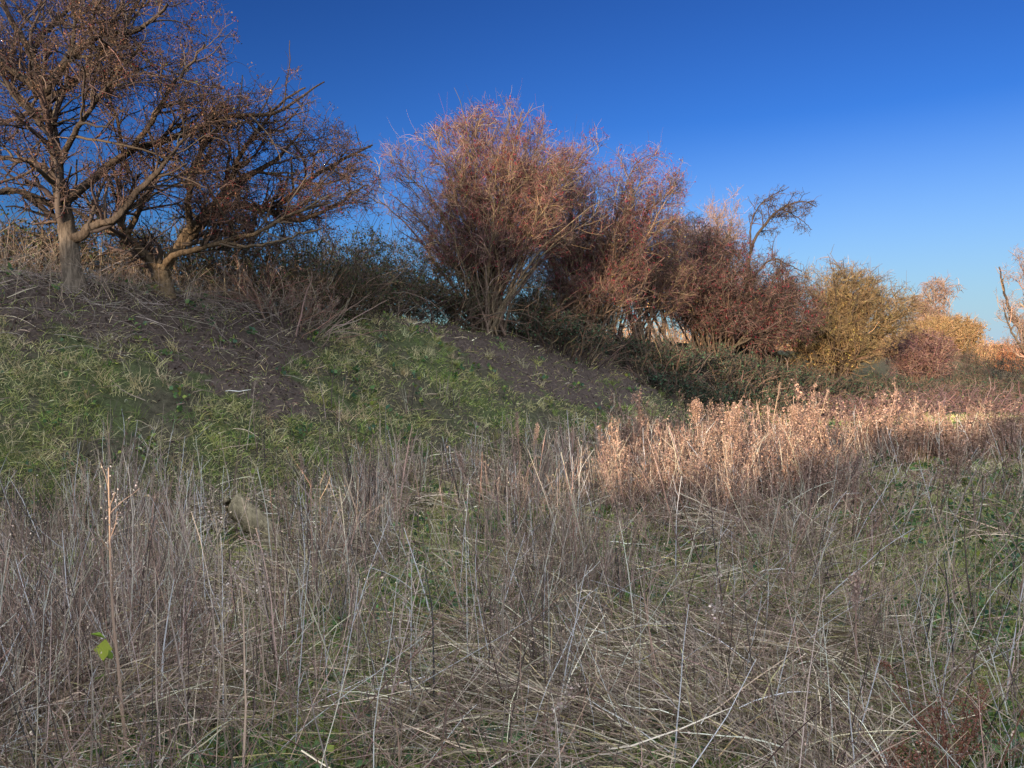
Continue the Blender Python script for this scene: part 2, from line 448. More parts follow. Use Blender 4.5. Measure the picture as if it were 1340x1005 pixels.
# ------------------------------------------------------------------ the two hawthorns on the left of the crest
s1 = 10.4/1005
limb_tree("hawthorn_tree", "tall gnarled hawthorn with thick grey trunk and dark crown, left of the smaller leaning hawthorn", (-5.92, 10.4), s1,
    [[(0,0,0,13),(-2,0,25,11.5),(-8,0,70,10.5),(-12,2,110,8.5),(-20,4,150,7.6),(-28,4,205,6.6),(-40,4,262,5.6),(-52,0,305,4.5),(-78,-5,355,3),(-95,-5,420,1.5)],
     [(-38,4,255,7),(-8,-6,283,5.5),(22,-18,302,4.5),(55,-30,314,3.6),(108,-40,318,2.6),(150,-50,345,1.4)],
     [(-30,2,245,5),(5,25,290,4),(38,45,345,3),(62,55,395,2),(80,60,440,1.2)],
     [(-36,4,250,4.5),(-75,-20,285,3.6),(-105,-40,305,2.8),(-150,-60,325,1.6)],
     [(-8,0,66,6.5),(12,-4,70,5.8),(34,-8,82,4.8),(64,-14,92,4),(95,-20,122,4),(130,-30,150,2.6),(170,-40,190,1.3)],
     [(-12,0,112,6),(34,14,158,5),(72,24,190,4.4),(114,34,206,3.8),(190,44,240,3),(245,50,243,2.3),(275,50,262,1.7),(316,54,288,.9)],
     [(-18,0,140,5),(-60,20,170,4),(-110,30,180,3),(-170,40,215,1.5)],
     [(-12,0,105,5),(-55,-30,120,3.6),(-110,-50,110,2.6),(-165,-60,130,1.2)],
     [(-52,0,300,4),(-45,20,340,3),(-15,40,390,2),(0,50,440,1.2)],
     [(-28,4,200,5),(-60,10,235,3.6),(-95,15,280,2.8),(-120,20,350,1.4)],
     [(60,24,184,4),(110,-10,215,3),(150,-30,260,2.2),(190,-40,300,1.2)],
     [(-20,4,160,4.5),(25,-30,200,3.4),(70,-50,240,2.4),(120,-60,290,1.3)]],
    [(-60,0,300,205,150,190),(80,0,330,125,120,110),(95,0,235,150,120,90),(250,10,235,85,80,62),(-60,0,140,150,120,75),(80,0,150,120,100,60),(130,0,370,110,90,75)],
    levels(190, 1150, 3700, 8800, 1.1, r=(.008,.005,.0034,.0027), trop=.0, outw=.15),
    TW_DARK and [[(.055,.043,.035)], TW_DARK, TW_DARK, [(.045,.032,.028),(.11,.07,.055)]], BARK1,
    leaf=[dict(n=2600, clump=11, size=(.016, .034), col=[(.07,.04,.025),(.045,.03,.02),(.11,.06,.032)]), dict(n=200, size=(.02,.035), col=[(.10,.11,.03)])],
    berry=dict(n=700, r=(.005, .008), col=[(.20,.02,.025)]))
s2 = 11.5/1005
limb_tree("hawthorn_tree", "low wide hawthorn whose short trunk forks near the ground, crown leaning right over the bank", (-5.18, 11.5), s2,
    [[(0,0,0,12.5),(-2,0,14,11),(-4,0,32,10),(-3,0,42,8)],
     [(-4,0,32,7),(-16,-6,48,6),(-29,-10,60,5),(-42,-14,78,4),(-52,-18,104,4),(-48,-18,135,3),(-60,-20,175,1.5)],
     [(-3,0,36,7.5),(8,4,52,6.5),(25,8,84,5.6),(51,12,113,4.8),(84,18,148,4.6),(110,20,165,3.6),(138,24,184,2.6),(170,20,215,1.4)],
     [(-2,0,38,5),(15,-14,50,4.2),(42,-24,56,3.7),(92,-36,67,3),(143,-44,79,2.3),(184,-50,100,2.3),(230,-55,110,1.2)],
     [(12,6,60,6),(42,20,96,5.5),(76,34,125,5),(117,44,124,4.4),(151,50,142,3.8),(180,54,167,3),(222,58,193,2),(262,60,215,1)],
     [(30,8,88,4.5),(40,-20,130,3.6),(60,-35,175,2.8),(95,-45,215,1.6)],
     [(90,-36,65,2.2),(130,-60,56,1.8),(175,-75,62,1.4),(225,-85,75,1.1)],
     [(-42,-14,78,4),(-15,-30,110,3),(10,-40,150,2.2),(30,-45,190,1.1)],
     [(-40,-14,74,4),(-80,-10,90,3),(-120,-5,115,2),(-150,0,120,1)],
     [(80,16,142,3.6),(100,-10,175,3),(150,-20,235,2),(190,-24,262,1)],
     [(117,44,124,3.8),(160,30,105,3),(210,20,120,2.2),(265,10,150,1)]],
    [(60,0,130,165,120,85),(150,0,190,110,100,85),(210,0,120,88,90,70),(225,0,225,40,50,45),(-50,0,110,80,80,70)],
    levels(150, 880, 2900, 6800, 1.05, r=(.008,.005,.0034,.0027), trop=.0, outw=.15),
    [[(.055,.043,.035)], TW_DARK, TW_DARK, [(.045,.032,.028),(.12,.07,.055)]], BARK2,
    leaf=[dict(n=2000, clump=11, size=(.016, .034), col=[(.07,.04,.025),(.045,.03,.02)]), dict(n=200, size=(.02,.035), col=[(.10,.11,.03)])],
    berry=dict(n=1500, r=(.005, .009), col=[(.24,.03,.035)], sel=lambda q: (q[:, 2] < 1.75) & (q[:, 0] > .7)))

# ------------------------------------------------------------------ multi-stemmed shrubs and trees further along
def shrub_tree(name, label, base, h, ells, nst, spread, lv, tw, bark=(.16,.12,.09), leaf=None, berry=None, group=None, cat="tree", rad=.05, bdir=(0, 0), r0=.25, trop=.0, lim=1.0):
    bx, by = base; bz = float(ground(np.array([bx]), np.array([by]))[0]); o0 = np.array([bx, by, bz])
    root = empty(name, tuple(o0)); tag(root, label, cat, group)
    th = rng.random(nst)*2*math.pi
    b = o0+np.stack([np.cos(th)*r0*rng.random(nst), np.sin(th)*r0*rng.random(nst), np.full(nst, -.1)], 1)
    E_ = np.array([(c[0]+bx, by+c[1], c[2]+bz, c[3], c[4], c[5]) for c in ells]); vol = E_[:, 3]*E_[:, 5]
    e = E_[rng.choice(len(E_), nst, p=vol/vol.sum())]
    dr = rv(nst); dr[:, 2] = np.abs(dr[:, 2])*1.0-.25; dr = nrm(dr)
    tg = e[:, :3]+dr*e[:, 3:]*rng.uniform(.55, .95, (nst, 1)); tg[:, 2] = np.maximum(tg[:, 2], bz+.35)
    tt_ = np.linspace(0, 1, 14)[None, :, None]; mid = b*.55+tg*.45; mid[:, 2] += .22*(tg[:, 2]-bz)+.12*np.hypot(*(tg-b)[:, :2].T)
    P = b[:, None]*(1-tt_)**2+2*mid[:, None]*tt_*(1-tt_)+tg[:, None]*tt_**2
    wob = np.cumsum(rng.normal(size=(nst, 14, 3)), 1)*.022*h/5; wob -= wob[:, :1]; P = P+wob
    R = rad*rng.uniform(.35, 1.0, nst)[:, None]*np.linspace(1, .14, 14)[None]
    ta = Acc(); ta.tubes(P, R, jitter(bark, nst, .15, .08), 8); ta.build("trunk", M_BARK, root, tuple(o0), smooth=True)
    E = [(c[0]+bx, by+c[1], c[2]+bz, c[3], c[4], c[5]) for c in ells]
    ins = envelope(E)
    crown_parts(root, o0, P, R, lv, ins, tw, leaf, berry, o0+np.array([0, 0, .3]), shoots=int(lv[1]['n']*.16))
    return root

RED = [[(.17,.13,.075),(.09,.07,.055)], [(.22,.165,.09),(.14,.10,.075),(.07,.05,.042)], TW_RED, TW_RED+[(.20,.065,.075)]]
RR = (.009, .0055, .0038, .0029)
shrub_tree("hawthorn_tree", "broad fan-shaped hawthorn with reddish twigs, the highest crown in the middle of the row", (-0.55, 18.0), 6.0,
    [(.2,0,2.8,2.75,2.0,2.3),(-1.15,0,3.4,1.75,1.5,1.65),(-1.5,0,2.7,1.5,1.4,1.5),(.1,0,4.3,1.55,1.2,1.2),(1.1,0,4.1,1.5,1.2,1.15),(.9,0,3.5,2.4,1.4,1.75),(-.1,0,1.2,2.8,1.6,1.3)], 84, 0,
    levels(760, 4800, 16500, 28000, 1.0, r=RR, trop=.025, outw=.55), RED, rad=.05,
    leaf=[dict(n=600, clump=8, size=(.02,.04), col=[(.13,.06,.05),(.16,.09,.05),(.20,.16,.05)])],
    berry=dict(n=3200, r=(.010,.015), col=[(.24,.03,.045),(.20,.025,.03)]), r0=.5)
shrub_tree("hawthorn_tree", "reddish hawthorn bush reaching right behind the fan-shaped one, with low drooping skirt", (2.1, 21.0), 6.0,
    [(.1,0,2.8,2.7,1.8,2.3),(.9,0,4.0,2.0,1.4,1.6),(-.7,0,3.9,2.0,1.4,1.75),(-.3,0,1.2,3.1,1.7,1.3)], 54, 0,
    levels(600, 3800, 14000, 25000, 1.1, r=RR, trop=.025, outw=.55), RED, rad=.05,
    leaf=[dict(n=700, clump=8, size=(.025,.045), col=[(.13,.06,.05),(.18,.10,.05),(.22,.18,.05)])],
    berry=dict(n=3400, r=(.012,.017), col=[(.24,.03,.05),(.20,.025,.03)]), r0=.6)
shrub_tree("hawthorn_tree", "dense dark red-brown hawthorn with berries, between the fan-shaped hawthorn and the arching branch", (6.6, 25.2), 5.8,
    [(.1,0,2.4,3.0,2.0,2.1),(-1.0,0,3.1,2.1,1.6,1.7),(1.2,0,1.6,2.7,1.6,1.6)], 54, 0,
    levels(520, 3400, 14000, 26000, 1.15, r=(.010,.007,.0055,.0045), trop=.01, outw=.35),
    [[(.10,.08,.06)], TW_DARK+[(.13,.085,.07)], TW_DARK+[(.16,.10,.085)], TW_RED+TW_DARK], bark=(.085,.065,.05), rad=.045,
    leaf=[dict(n=1300, clump=8, size=(.025,.05), col=[(.07,.065,.025),(.10,.09,.04),(.11,.06,.05)])],
    berry=dict(n=3600, r=(.012,.018), col=[(.20,.02,.035)]), r0=.8)
shrub_tree("ash_sapling", "pale upright bare saplings rising behind the dark red-brown hawthorn", (7.0, 28.0), 6.2,
    [(0,0,4.2,1.7,1.2,1.9),(0,0,2.6,1.5,1.0,2.0)], 26, 0,
    levels(240, 1500, 4800, 7000, 1.1, r=(.010,.007,.006,.0045), trop=.12, outw=.2), [TW_TAN, TW_TAN+[(.24,.15,.11)], [(.24,.16,.12)]], bark=(.24,.18,.12), rad=.035, r0=.7)
shrub_tree("hawthorn_tree", "hazy reddish hawthorn filling the gap just behind the two tallest middle crowns", (3.9, 23.4), 5.0,
    [(0,0,2.3,2.4,1.6,2.2),(-.3,0,3.3,1.7,1.4,1.3)], 44, 0, levels(400, 2800, 10000, 16000, 1.1, r=RR, trop=.02, outw=.35), RED, rad=.045,
    leaf=[dict(n=900, clump=7, size=(.03,.05), col=[(.12,.06,.045),(.14,.12,.05)])], r0=1.2)
shrub_tree("hawthorn_bush", "reddish brown thorn bush closing the gap between the arching branch and the golden yellow tree", (9.3, 28.6), 3.4,
    [(0,0,1.3,1.6,1.6,1.5),(-1.0,0,1.6,1.6,1.5,1.8)], 40, 0, levels(280, 1900, 8000, 13000, 1.15, r=(.011,.008,.0065,.005), outw=.35), RED, rad=.045, r0=1.0,
    leaf=dict(n=900, clump=8, size=(.03,.06), col=[(.12,.07,.04),(.10,.10,.04)]))
# arching branch tree
s3 = 26.5/1005
limb_tree("hawthorn_tree", "slender hawthorn with one bare branch arching right against the sky", (8.35, 26.3), s3,
    [[(0,0,0,3.30),(-5,0,60,2.64),(-12,0,110,2.24),(-8,0,150,1.85),(6,-4,180,1.58),(28,-8,203,1.19),(55,-10,212,0.86),(72,-10,205,0.46)],
     [(-8,0,150,1.45),(-6,5,185,1.06),(10,10,215,0.73),(45,10,235,0.40)],
     [(-10,0,110,1.72),(20,8,140,1.32),(42,10,135,0.86),(62,10,125,0.46)],
     [(-5,0,60,1.98),(20,-10,95,1.45),(40,-14,115,0.92),(50,-16,110,0.46)],
     [(-4,0,50,1.98),(-20,8,90,1.45),(-30,10,140,0.79)],
     [(28,-8,203,0.79),(50,-12,190,0.59),(66,-14,175,0.33)]],
    [(-5,0,90,60,50,75),(20,0,60,50,50,55),(36,0,200,46,30,36),(0,0,170,26,22,60)],
    levels(90, 330, 1000, 2200, .8, r=(.010,.008,.0065,.005), trop=-.01), [TW_DARK]*4, BARK_D,
    leaf=dict(n=1300, size=(.03,.05), col=[(.08,.06,.03),(.10,.10,.04)]))
# yellow-green tree
shrub_tree("hawthorn_tree", "rounded golden yellow tree with dark forked trunk, right of the arching branch", (11.7, 27.6), 5.2,
    [(.0,0,2.9,2.9,1.9,1.6),(-.6,0,1.6,2.7,1.8,1.6),(-.3,0,3.5,2.1,1.4,1.2),(1.0,0,2.6,2.2,1.4,1.5)], 56, 0,
    levels(520, 3800, 13500, 22000, 1.1, r=(.013,.009,.007,.0055), trop=.02, outw=.35), [[(.10,.07,.045)], TW_YEL, TW_YEL, TW_YEL+[(.28,.21,.09)]], bark=(.05,.04,.03), rad=.10,
    leaf=[dict(n=1100, clump=6, size=(.03,.055), col=[(.20,.14,.05),(.14,.115,.04),(.17,.095,.045)]),
          dict(n=900, clump=6, size=(.035,.07), col=[(.30,.22,.06),(.22,.19,.06)], sel=lambda q: (q[:, 0] < .3) & (q[:, 2] < 2.4))], r0=.35)
shrub_tree("hawthorn_bush", "dark red-brown thorn bush at the right flank of the golden yellow tree", (16.2, 31.0), 3.2,
    [(0,0,1.4,1.5,1.5,1.4),(.5,0,1.7,1.2,1.2,1.0)], 18, 1.0, levels(120, 800, 3000, 6000, 1.2, r=(.015,.011,.009,.007), outw=.4),
    [TW_DARK, TW_RED, TW_RED], rad=.06, r0=.5, leaf=dict(n=1400, size=(.04,.07), col=[(.13,.06,.04),(.09,.06,.03)]))
# far weeping birch, low golden and rust bushes
shrub_tree("birch_tree", "small distant birch with weeping top above the low golden bush", (38.5, 70.0), 9.5,
    [(0,0,7.0,1.5,1.4,1.9),(1.9,0,6.9,.9,1,1.0),(-1.2,0,4,2.6,2,2.4)], 12, .28,
    [dict(n=160, L=(1, 2.6), K=8, r=.03, wig=.12, trop=(0, 0, -.02), ang=(30, 70)), dict(n=900, L=(.8, 2.0), K=7, r=.022, wig=.1, trop=(0, 0, -.25), ang=(20, 60)), dict(n=3200, L=(.4, 1.1), K=4, r=.015, wig=.12, trop=(0, 0, -.3), ang=(20, 60))],
    [TW_TAN, [(.22,.15,.11)], [(.23,.15,.11)]], bark=(.3,.26,.22), rad=.12, r0=.3)
shrub_tree("willow_bush", "distant low rounded golden bush right of the yellow tree", (34.5, 61.0), 4.8,
    [(0,0,2.0,3.3,2.6,2.0),(-1.5,0,1.5,3,2.2,1.6)], 40, 1.2, levels(300, 2400, 8000, 9000, 1.8, r=(.025,.02,.016,.013), outw=.5, trop=.04), [TW_TAN, [(.22,.15,.07)], [(.25,.16,.075)], [(.25,.16,.075)]], rad=.05, r0=1.2,
    leaf=dict(n=9000, size=(.08,.16), col=[(.24,.15,.065),(.17,.11,.055)]))
shrub_tree("rust_bush", "distant rust-red bush on the horizon at the right edge of the picture", (55.0, 84.0), 3.6,
    [(0,0,1.3,5.0,3,1.9)], 50, 1.6, levels(300, 2200, 7000, 8000, 2.0, r=(.03,.025,.02,.017), outw=.5), [TW_TAN, [(.28,.13,.07)], [(.30,.13,.07)]], rad=.05, r0=2.5,
    leaf=dict(n=6000, size=(.1,.18), col=[(.30,.13,.06)]))
s4 = 37/1005
limb_tree("ash_tree", "bare pale upright tree cut off by the right edge", (20.6, 30.0), s4,
    [[(0,0,0,3.25),(-2,0,50,2.60),(-4,0,90,1.95),(0,0,130,1.30),(6,0,170,0.98)],
     [(-2,0,40,2.60),(-14,5,75,1.95),(-30,8,110,1.30),(-38,10,150,0.59)],
     [(-3,0,70,2.21),(-14,-5,100,1.56),(-22,-8,140,1.04),(-20,-8,172,0.52)],
     [(-2,0,30,2.21),(-20,-10,55,1.56),(-38,-12,80,0.98),(-48,-14,105,0.45)],
     [(-4,0,90,1.95),(14,4,120,1.30),(26,5,160,0.65)], [(-2,0,50,1.95),(24,4,80,1.30),(45,5,110,0.65)]],
    [(0,0,100,52,45,82)], levels(90, 520, 1900, 2800, 1.0, r=(.010,.0075,.006,.005), trop=.10), [TW_TAN, [(.26,.17,.12)], [(.24,.17,.13)]], (.22,.19,.155))

# ------------------------------------------------------------------ undergrowth bushes along the crest, bramble mounds
def bush(name, label, base, rx, ry, h, nst, tw, leafs, r=(.006, .004, .003), group=None, cat="bush", nb=(900, 3500), droop=-.05, berry=None):
    bx, by = base; bz = float(ground(np.array([bx]), np.array([by]))[0]); o0 = np.array([bx, by, bz])
    root = empty(name, tuple(o0)); tag(root, label, cat, group)
    th = rng.random(nst)*2*math.pi; q = np.sqrt(rng.random(nst))
    x = bx+np.cos(th)*q*rx*.8; y = by+np.sin(th)*q*ry*.8
    b = np.stack([x, y, ground(x, y)-.05], 1)
    d = np.stack([np.cos(th)*q*.9, np.sin(th)*q*.9, np.ones(nst)*rng.uniform(.5, 1.4, nst)], 1)
    P = grow(b, d, h*rng.uniform(.7, 1.35, nst), 10, .17, (0, 0, droop))
    R = r[0]*2*rng.uniform(.6, 1.2, nst)[:, None]*np.linspace(1, .4, 10)[None]
    sa = Acc(); sa.tubes(P, R, jitter(tw, nst, .3, .12), 4); sa.build("stems", M_TWIG, root, tuple(o0))
    ins = envelope([(bx, by, bz+h*.38, rx, ry, h*.68)], .15)
    lv = [dict(n=nb[0], L=(h*.2, h*.5), K=6, r=r[1], wig=.25, trop=(0, 0, droop), outw=.3), dict(n=nb[1], L=(h*.06, h*.2), K=4, r=r[2], wig=.3, trop=(0, 0, droop), outw=.2)]
    crown_parts(root, o0, P, R, lv, ins, [tw, tw], leafs, berry, o0)
    return root
EVG = [(.022,.040,.014),(.030,.050,.018),(.05,.06,.02)]
BRM = [(.022,.045,.025),(.035,.06,.03),(.018,.035,.022)]
TW_BR = [(.085,.062,.045),(.13,.095,.065),(.055,.04,.035)]
lst = [
 ((-9.4,12.6),1.9,1.4,1.8,EVG,5200,"evergreen undergrowth bush at the left edge beyond the tall hawthorn"),
 ((-7.2,12.8),1.5,1.2,1.65,EVG,5600,"tangled brown bush right behind the trunk of the tall hawthorn"),
 ((-5.9,13.8),1.4,1.2,1.6,EVG,5400,"tangled brown bush behind the gap between the two left hawthorns"),
 ((-4.4,13.9),1.5,1.2,1.6,EVG,6000,"dark bush behind the fork of the low wide hawthorn"),
 ((-3.55,14.6),1.3,1.1,1.35,EVG,5000,"dark leafy bush at the right foot of the low wide hawthorn"),
 ((-3.2,16.6),1.6,1.2,2.0,EVG,8500,"tall holly-like evergreen bush in the gap before the fan-shaped hawthorn"),
 ((-2.0,17.8),1.5,1.2,1.7,EVG,7000,"shadowy evergreen bush left under the fan-shaped hawthorn"),
 ((-.3,19.6),1.6,1.0,1.9,EVG,7000,"black-green holly bush straight behind the stems of the fan-shaped hawthorn"),
 ((1.5,21.6),1.6,1.0,1.8,EVG,6500,"dark evergreen bush behind the low skirt of the reddish hawthorns")]
for (b_, rx, ry, h, lc, nl, lab) in lst:
    bush("evergreen_bush", lab, b_, rx, ry, h, 110, TW_BR, dict(n=nl, size=(.03,.06), col=lc+[(.10,.06,.03)], w=.7), nb=(1100, 4200))
bush("bramble_bush", "tangle of grey brambles and pink-tinged twigs beside the low wide hawthorn's trunk", (-3.9,12.9), 1.1, .8, .95, 90,
     [(.24,.19,.14),(.18,.14,.11),(.22,.13,.10)], dict(n=800, size=(.02,.04), col=[(.22,.09,.08),(.16,.12,.05)]), nb=(700, 2600))
lst = [
 ((1.0,19.0),1.9,1.0,1.0,"dark twiggy bush under the low skirt of the reddish hawthorns"),
 ((3.8,20.9),1.5,1.0,1.0,"ivy-green bush at the left foot of the dark red-brown hawthorn"),
 ((5.9,22.6),1.6,1.1,1.0,"dark bramble mound in front of the dark red-brown hawthorn"),
 ((7.6,23.6),1.7,1.2,1.1,"dark green bramble mound below the arching branch"),
 ((9.4,25.2),1.7,1.2,1.0,"bramble mound at the left foot of the golden yellow tree"),
 ((11.6,26.0),1.9,1.2,.9,"twiggy bramble mound right below the golden yellow tree"),
 ((13.9,28.0),2.0,1.5,1.1,"leafy bramble mound right of the golden yellow tree"),
 ((16.6,29.4),2.2,1.5,1.2,"bramble mound in front of the far thorn bush and the low golden bush"),
 ((19.6,31.5),2.3,1.5,1.3,"bramble mound reaching under the pale tree at the right edge"),
 ((4.4,19.6),1.6,1.0,.7,"low bramble patch on the foot of the bank left of the lit weeds"),
 ((6.7,21.3),1.8,1.1,.85,"low dark bramble patch rising just behind the tallest lit weeds"),
 ((9.0,22.4),1.9,1.1,.8,"greyish tangle of dead brambles before the bramble mounds, at the middle of the right side"),
 ((12.0,24.6),2.2,1.2,.85,"low dead bramble tangle behind the lit dry weeds on the right"),
 ((24.5,39.5),4.5,2.0,2.3,"dark bramble hedge mound below the low golden bush far off on the right"),
 ((31.5,45.0),5.0,2.0,2.4,"dark bramble hedge mound below the rust-red bush at the right edge"),
 ((15.6,26.6),2.4,1.3,1.0,"dark red-brown bramble tangle near the right edge")]
for i, (b_, rx, ry, h, lab) in enumerate(lst):
    dead = i >= 11 and i not in (13, 14)
    bush("bramble_bush", lab, b_, rx, ry, h, 130, [(.16,.10,.09),(.12,.08,.08)] if dead else TW_BR,
         dict(n=1500 if dead else 3000, size=(.04,.08), col=[(.10,.06,.04),(.05,.06,.03)] if dead else BRM, w=.75), r=(.009,.006,.0045), nb=(1000, 4000))

# far hedge seen through the gaps, one far-off mass
fa = Acc(); n = 5200
tt = rng.random(n); cx = 2+tt*52; cy = 44+tt*42+rng.normal(size=n)*1.2
b = np.stack([cx, cy, ground(cx, cy)], 1)
P = grow(b, np.stack([rng.normal(size=n)*.3, rng.normal(size=n)*.3, np.ones(n)], 1), rng.uniform(1.4, 3.4, n), 7, .12)
fa.tubes(P, np.full((n, 7), .022)*np.linspace(1, .5, 7), jitter([(.28,.15,.09),(.22,.14,.08),(.30,.19,.09)], n))
i = rng.integers(0, n, 52000); kk = rng.integers(2, 7, 52000)
fa.leaves(P[i, kk]+rng.normal(size=(52000, 3))*.15, rv(52000), rng.uniform(.10, .3, 52000), .3, jitter([(.30,.16,.09),(.24,.15,.08),(.34,.22,.10)], 52000))
o = fa.build("hedgerow", M_TWIG); tag(o, "far-off rusty winter hedge on the horizon behind the row of trees", "hedge", kind="stuff")

# unseen trees added behind the photographer to shade the field
lst = []
for c_, top in ((-14,5.9),(-12,6.0),(-10.2,6.1),(-8.5,7.0),(-7,7.3),(-5.3,6.3),(-3.6,3.7),(-1.8,3.6),(0,4.5),(2,5.2),(4.2,5.6),(6.6,6.0),(9.2,6.3),(12,6.4),(15,6.4)):
    x = c_*.883-18*.469; y = -c_*.469-18*.883
    lst.append((x, y, top-float(ground(np.array([x]), np.array([y]))[0]), 1.9))
for (x, y, h, r_) in lst:
    z0 = float(ground(np.array([x]), np.array([y]))[0]); root = empty("shade_caster_tree", (x, y, z0))
    tag(root, "unseen bushy tree added behind the photographer to shade the field", "tree", "added shade trees behind the viewer")
    ta = Acc(); P = grow(np.array([[x, y, z0-.1]]), np.array([[0, 0, 1.]]), h*.7, 10, .05); ta.tubes(P, np.linspace(.25, .08, 10)[None], jitter(BARK_D, 1), 10); ta.build("trunk", M_BARK, root, (x, y, z0), smooth=True)
    ca = Acc(); n = 3600; q = rv(n)*(rng.random((n, 1))**.45); p = np.array([x, y, z0+h*.48])+q*np.array([r_, r_*.8, h*.52])
    ca.leaves(p, rv(n), rng.uniform(.18, .4, n), .7, jitter([(.05,.06,.02)], n)); ca.build("crown", M_GRASS, root, (x, y, z0))

# ------------------------------------------------------------------ scattering
def scatter(n, dens, ymin=1.2, ymax=26, pw=1.0):
    """points in the wedge ahead, denser near: dens(x,y) in 0..1 thins them"""
    xs = []; ys = []; got = 0
    for _ in range(40):
        y = ymin*(ymax/ymin)**(rng.random(n)) if pw == 1 else ymin+(ymax-ymin)*rng.random(n)**pw
        x = (rng.random(n)*2-1)*(y*.74+.9)
        m = rng.random(n) < dens(x, y)
        xs.append(x[m]); ys.append(y[m]); got += m.sum()
        if got >= n: break
    return np.concatenate(xs)[:n], np.concatenate(ys)[:n]
def base3(x, y, dz=-.01): return np.stack([x, y, ground(x, y)+dz], 1)
def upd(n, lean): return np.stack([rng.normal(size=n)*lean, rng.normal(size=n)*lean, np.ones(n)], 1)
def lod(y): return np.clip(y/6.0, .75, 4.0)

def on_bank(x, y): u, H, W = toe(x, y); return u/W
def d_path(x, y):      # low green strip on the right
    return (x > 1.9+ (y-3.5)*.40+(fbm(x, y, .8)-.5)*.8) & (y < 14) & (x < 3.4+(y-3.5)*.72)

def patch(x, y):       # openings in the dead weeds where green shows
    return np.clip((fbm(x+123, y+45, .9)-.47)*9, 0, 1)*(on_bank(x, y) < .02)
# short green grass of bank and field
def dens_grass(x, y):
    q = on_bank(x, y); g = fbm(x+9, y, .8)
    d = np.where(q > .02, .95, .75)*np.clip((g-.28)*3.2, .06, 1)
    d = np.where(bare(x, y), .16, d)
    return np.where(d_path(x, y), .9, np.maximum(d, patch(x, y)))
n = 450000
x, y = scatter(n, dens_grass, 1.6, 24); n = len(x)
q = on_bank(x, y)
L = rng.uniform(.04, .13, n)*np.where(q > .02, 1.0, 1.0)*np.where(fbm(x, y, .45) > .55, 1.5, 1.0)
d = upd(n, .75)
d[:, 1] -= np.where(q > .05, .45, 0)       # the sward hangs down the slope
d[:, 0] += np.where(q > .05, .35, 0)
P = grow(base3(x, y), d, L, 4, .16, (0, 0, -.22))
W = (.0040*lod(y))[:, None]*np.array([1, .9, .65, .1])
pal = np.array([(.25,.31,.075),(.14,.20,.055),(.34,.35,.10),(.55,.48,.26),(.42,.38,.18)])
g2 = fbm(x+70, y+20, .6)
col = jitter(pal[:3], n, .3, .12); dry = rng.random(n) < (.34+.4*np.clip((.56-g2)*6, 0, 1)); col[dry] = jitter(pal[3:], int(dry.sum()), .3, .1)
a = Acc(); a.ribbons(P, W, col)
# clumps of longer tussock grass
nt_ = 4200; x, y = scatter(nt_, lambda x, y: np.where(bare(x, y), .06, np.where(d_path(x, y), .2, .8)), 2.2, 24)
m_ = 26; xx = np.repeat(x, m_)+rng.normal(size=len(x)*m_)*.045; yy = np.repeat(y, m_)+rng.normal(size=len(x)*m_)*.045
P = grow(base3(xx, yy), upd(len(xx), .5)+np.array([.12, -.2, 0]), rng.uniform(.08, .26, len(xx)), 5, .12, (0, 0, -.18))
cc = np.repeat(jitter([(.20,.26,.06),(.42,.37,.19),(.13,.20,.05),(.50,.43,.25),(.30,.32,.10)], len(x), .2, .1), m_, 0)*np.exp(rng.normal(0, .2, (len(xx), 1)))
a.ribbons(P, (.0034*lod(yy))[:, None]*np.array([1, .95, .8, .5, .1]), cc)
o = a.build("grass", M_GRASS); tag(o, "short green and bleached grass covering the bank and the field floor", "grass", kind="stuff")

# moss cushions and low broadleaf herbs
def dens_herb(x, y): return np.where(d_path(x, y), 1.0, np.where(bare(x, y), .07, np.where(on_bank(x, y) > .03, .14, .4+.6*patch(x, y))))*np.clip((fbm(x+33, y+3, .6)-.36)*5, 0, 1)
n = 8500; x, y = scatter(n, dens_herb, 2.2, 20); n = len(x)
a = Acc(); m_ = 7; xx = np.repeat(x, m_)+rng.normal(size=n*m_)*.04; yy = np.repeat(y, m_)+rng.normal(size=n*m_)*.04
b = base3(xx, yy, .01); b[:, 2] += rng.uniform(0, .09, len(b))
d = rv(len(b)); d[:, 2] = np.abs(d[:, 2])*.6+.15; d = nrm(d)
a.leaves(b, d, rng.uniform(.02, .055, len(b))*np.clip(lod(yy), .9, 2), .75, jitter([(.07,.14,.045),(.09,.17,.05),(.16,.20,.035),(.05,.11,.06)], len(b), .25, .12))
o = a.build("ground_herbs", M_GRASS); tag(o, "low broad-leaved green weeds on the floor along the right side", "ground cover", kind="stuff")

# dead leaves, litter and crumbs of chalk on bare earth
n = 80000; x, y = scatter(n, lambda x, y: np.where(bare(x, y), 1, .22), 2, 25); n = len(x)
b = base3(x, y, .004); d = rv(n); d[:, 2] *= .35; d = nrm(d)
a = Acc(); a.leaves(b, d, rng.uniform(.012, .036, n)*np.clip(lod(y), .8, 1.6), .6, jitter([(.085,.055,.045),(.13,.085,.06),(.045,.03,.027),(.17,.13,.10)], n, .35, .1))
n = 5200; x, y = scatter(n, lambda x, y: np.where(bare(x, y), 1, .12), 3, 24)
a.blobs(base3(x, y, .002), rng.uniform(.006, .028, len(x))*rng.random(len(x))**.5, jitter([(.06,.045,.037),(.10,.08,.065)], len(x), .3, .05))
n = 900; x, y = scatter(n, lambda x, y: np.where(bare(x, y), 1, .1), 3, 24)
a.blobs(base3(x, y, .005), rng.uniform(.005, .014, len(x)), jitter((.42,.40,.38), len(x), .3, .03))
o = a.build("leaf_litter", M_DRY); tag(o, "brown fallen leaves and crumbs scattered over the bare dark earth of the bank", "leaf litter", kind="stuff")

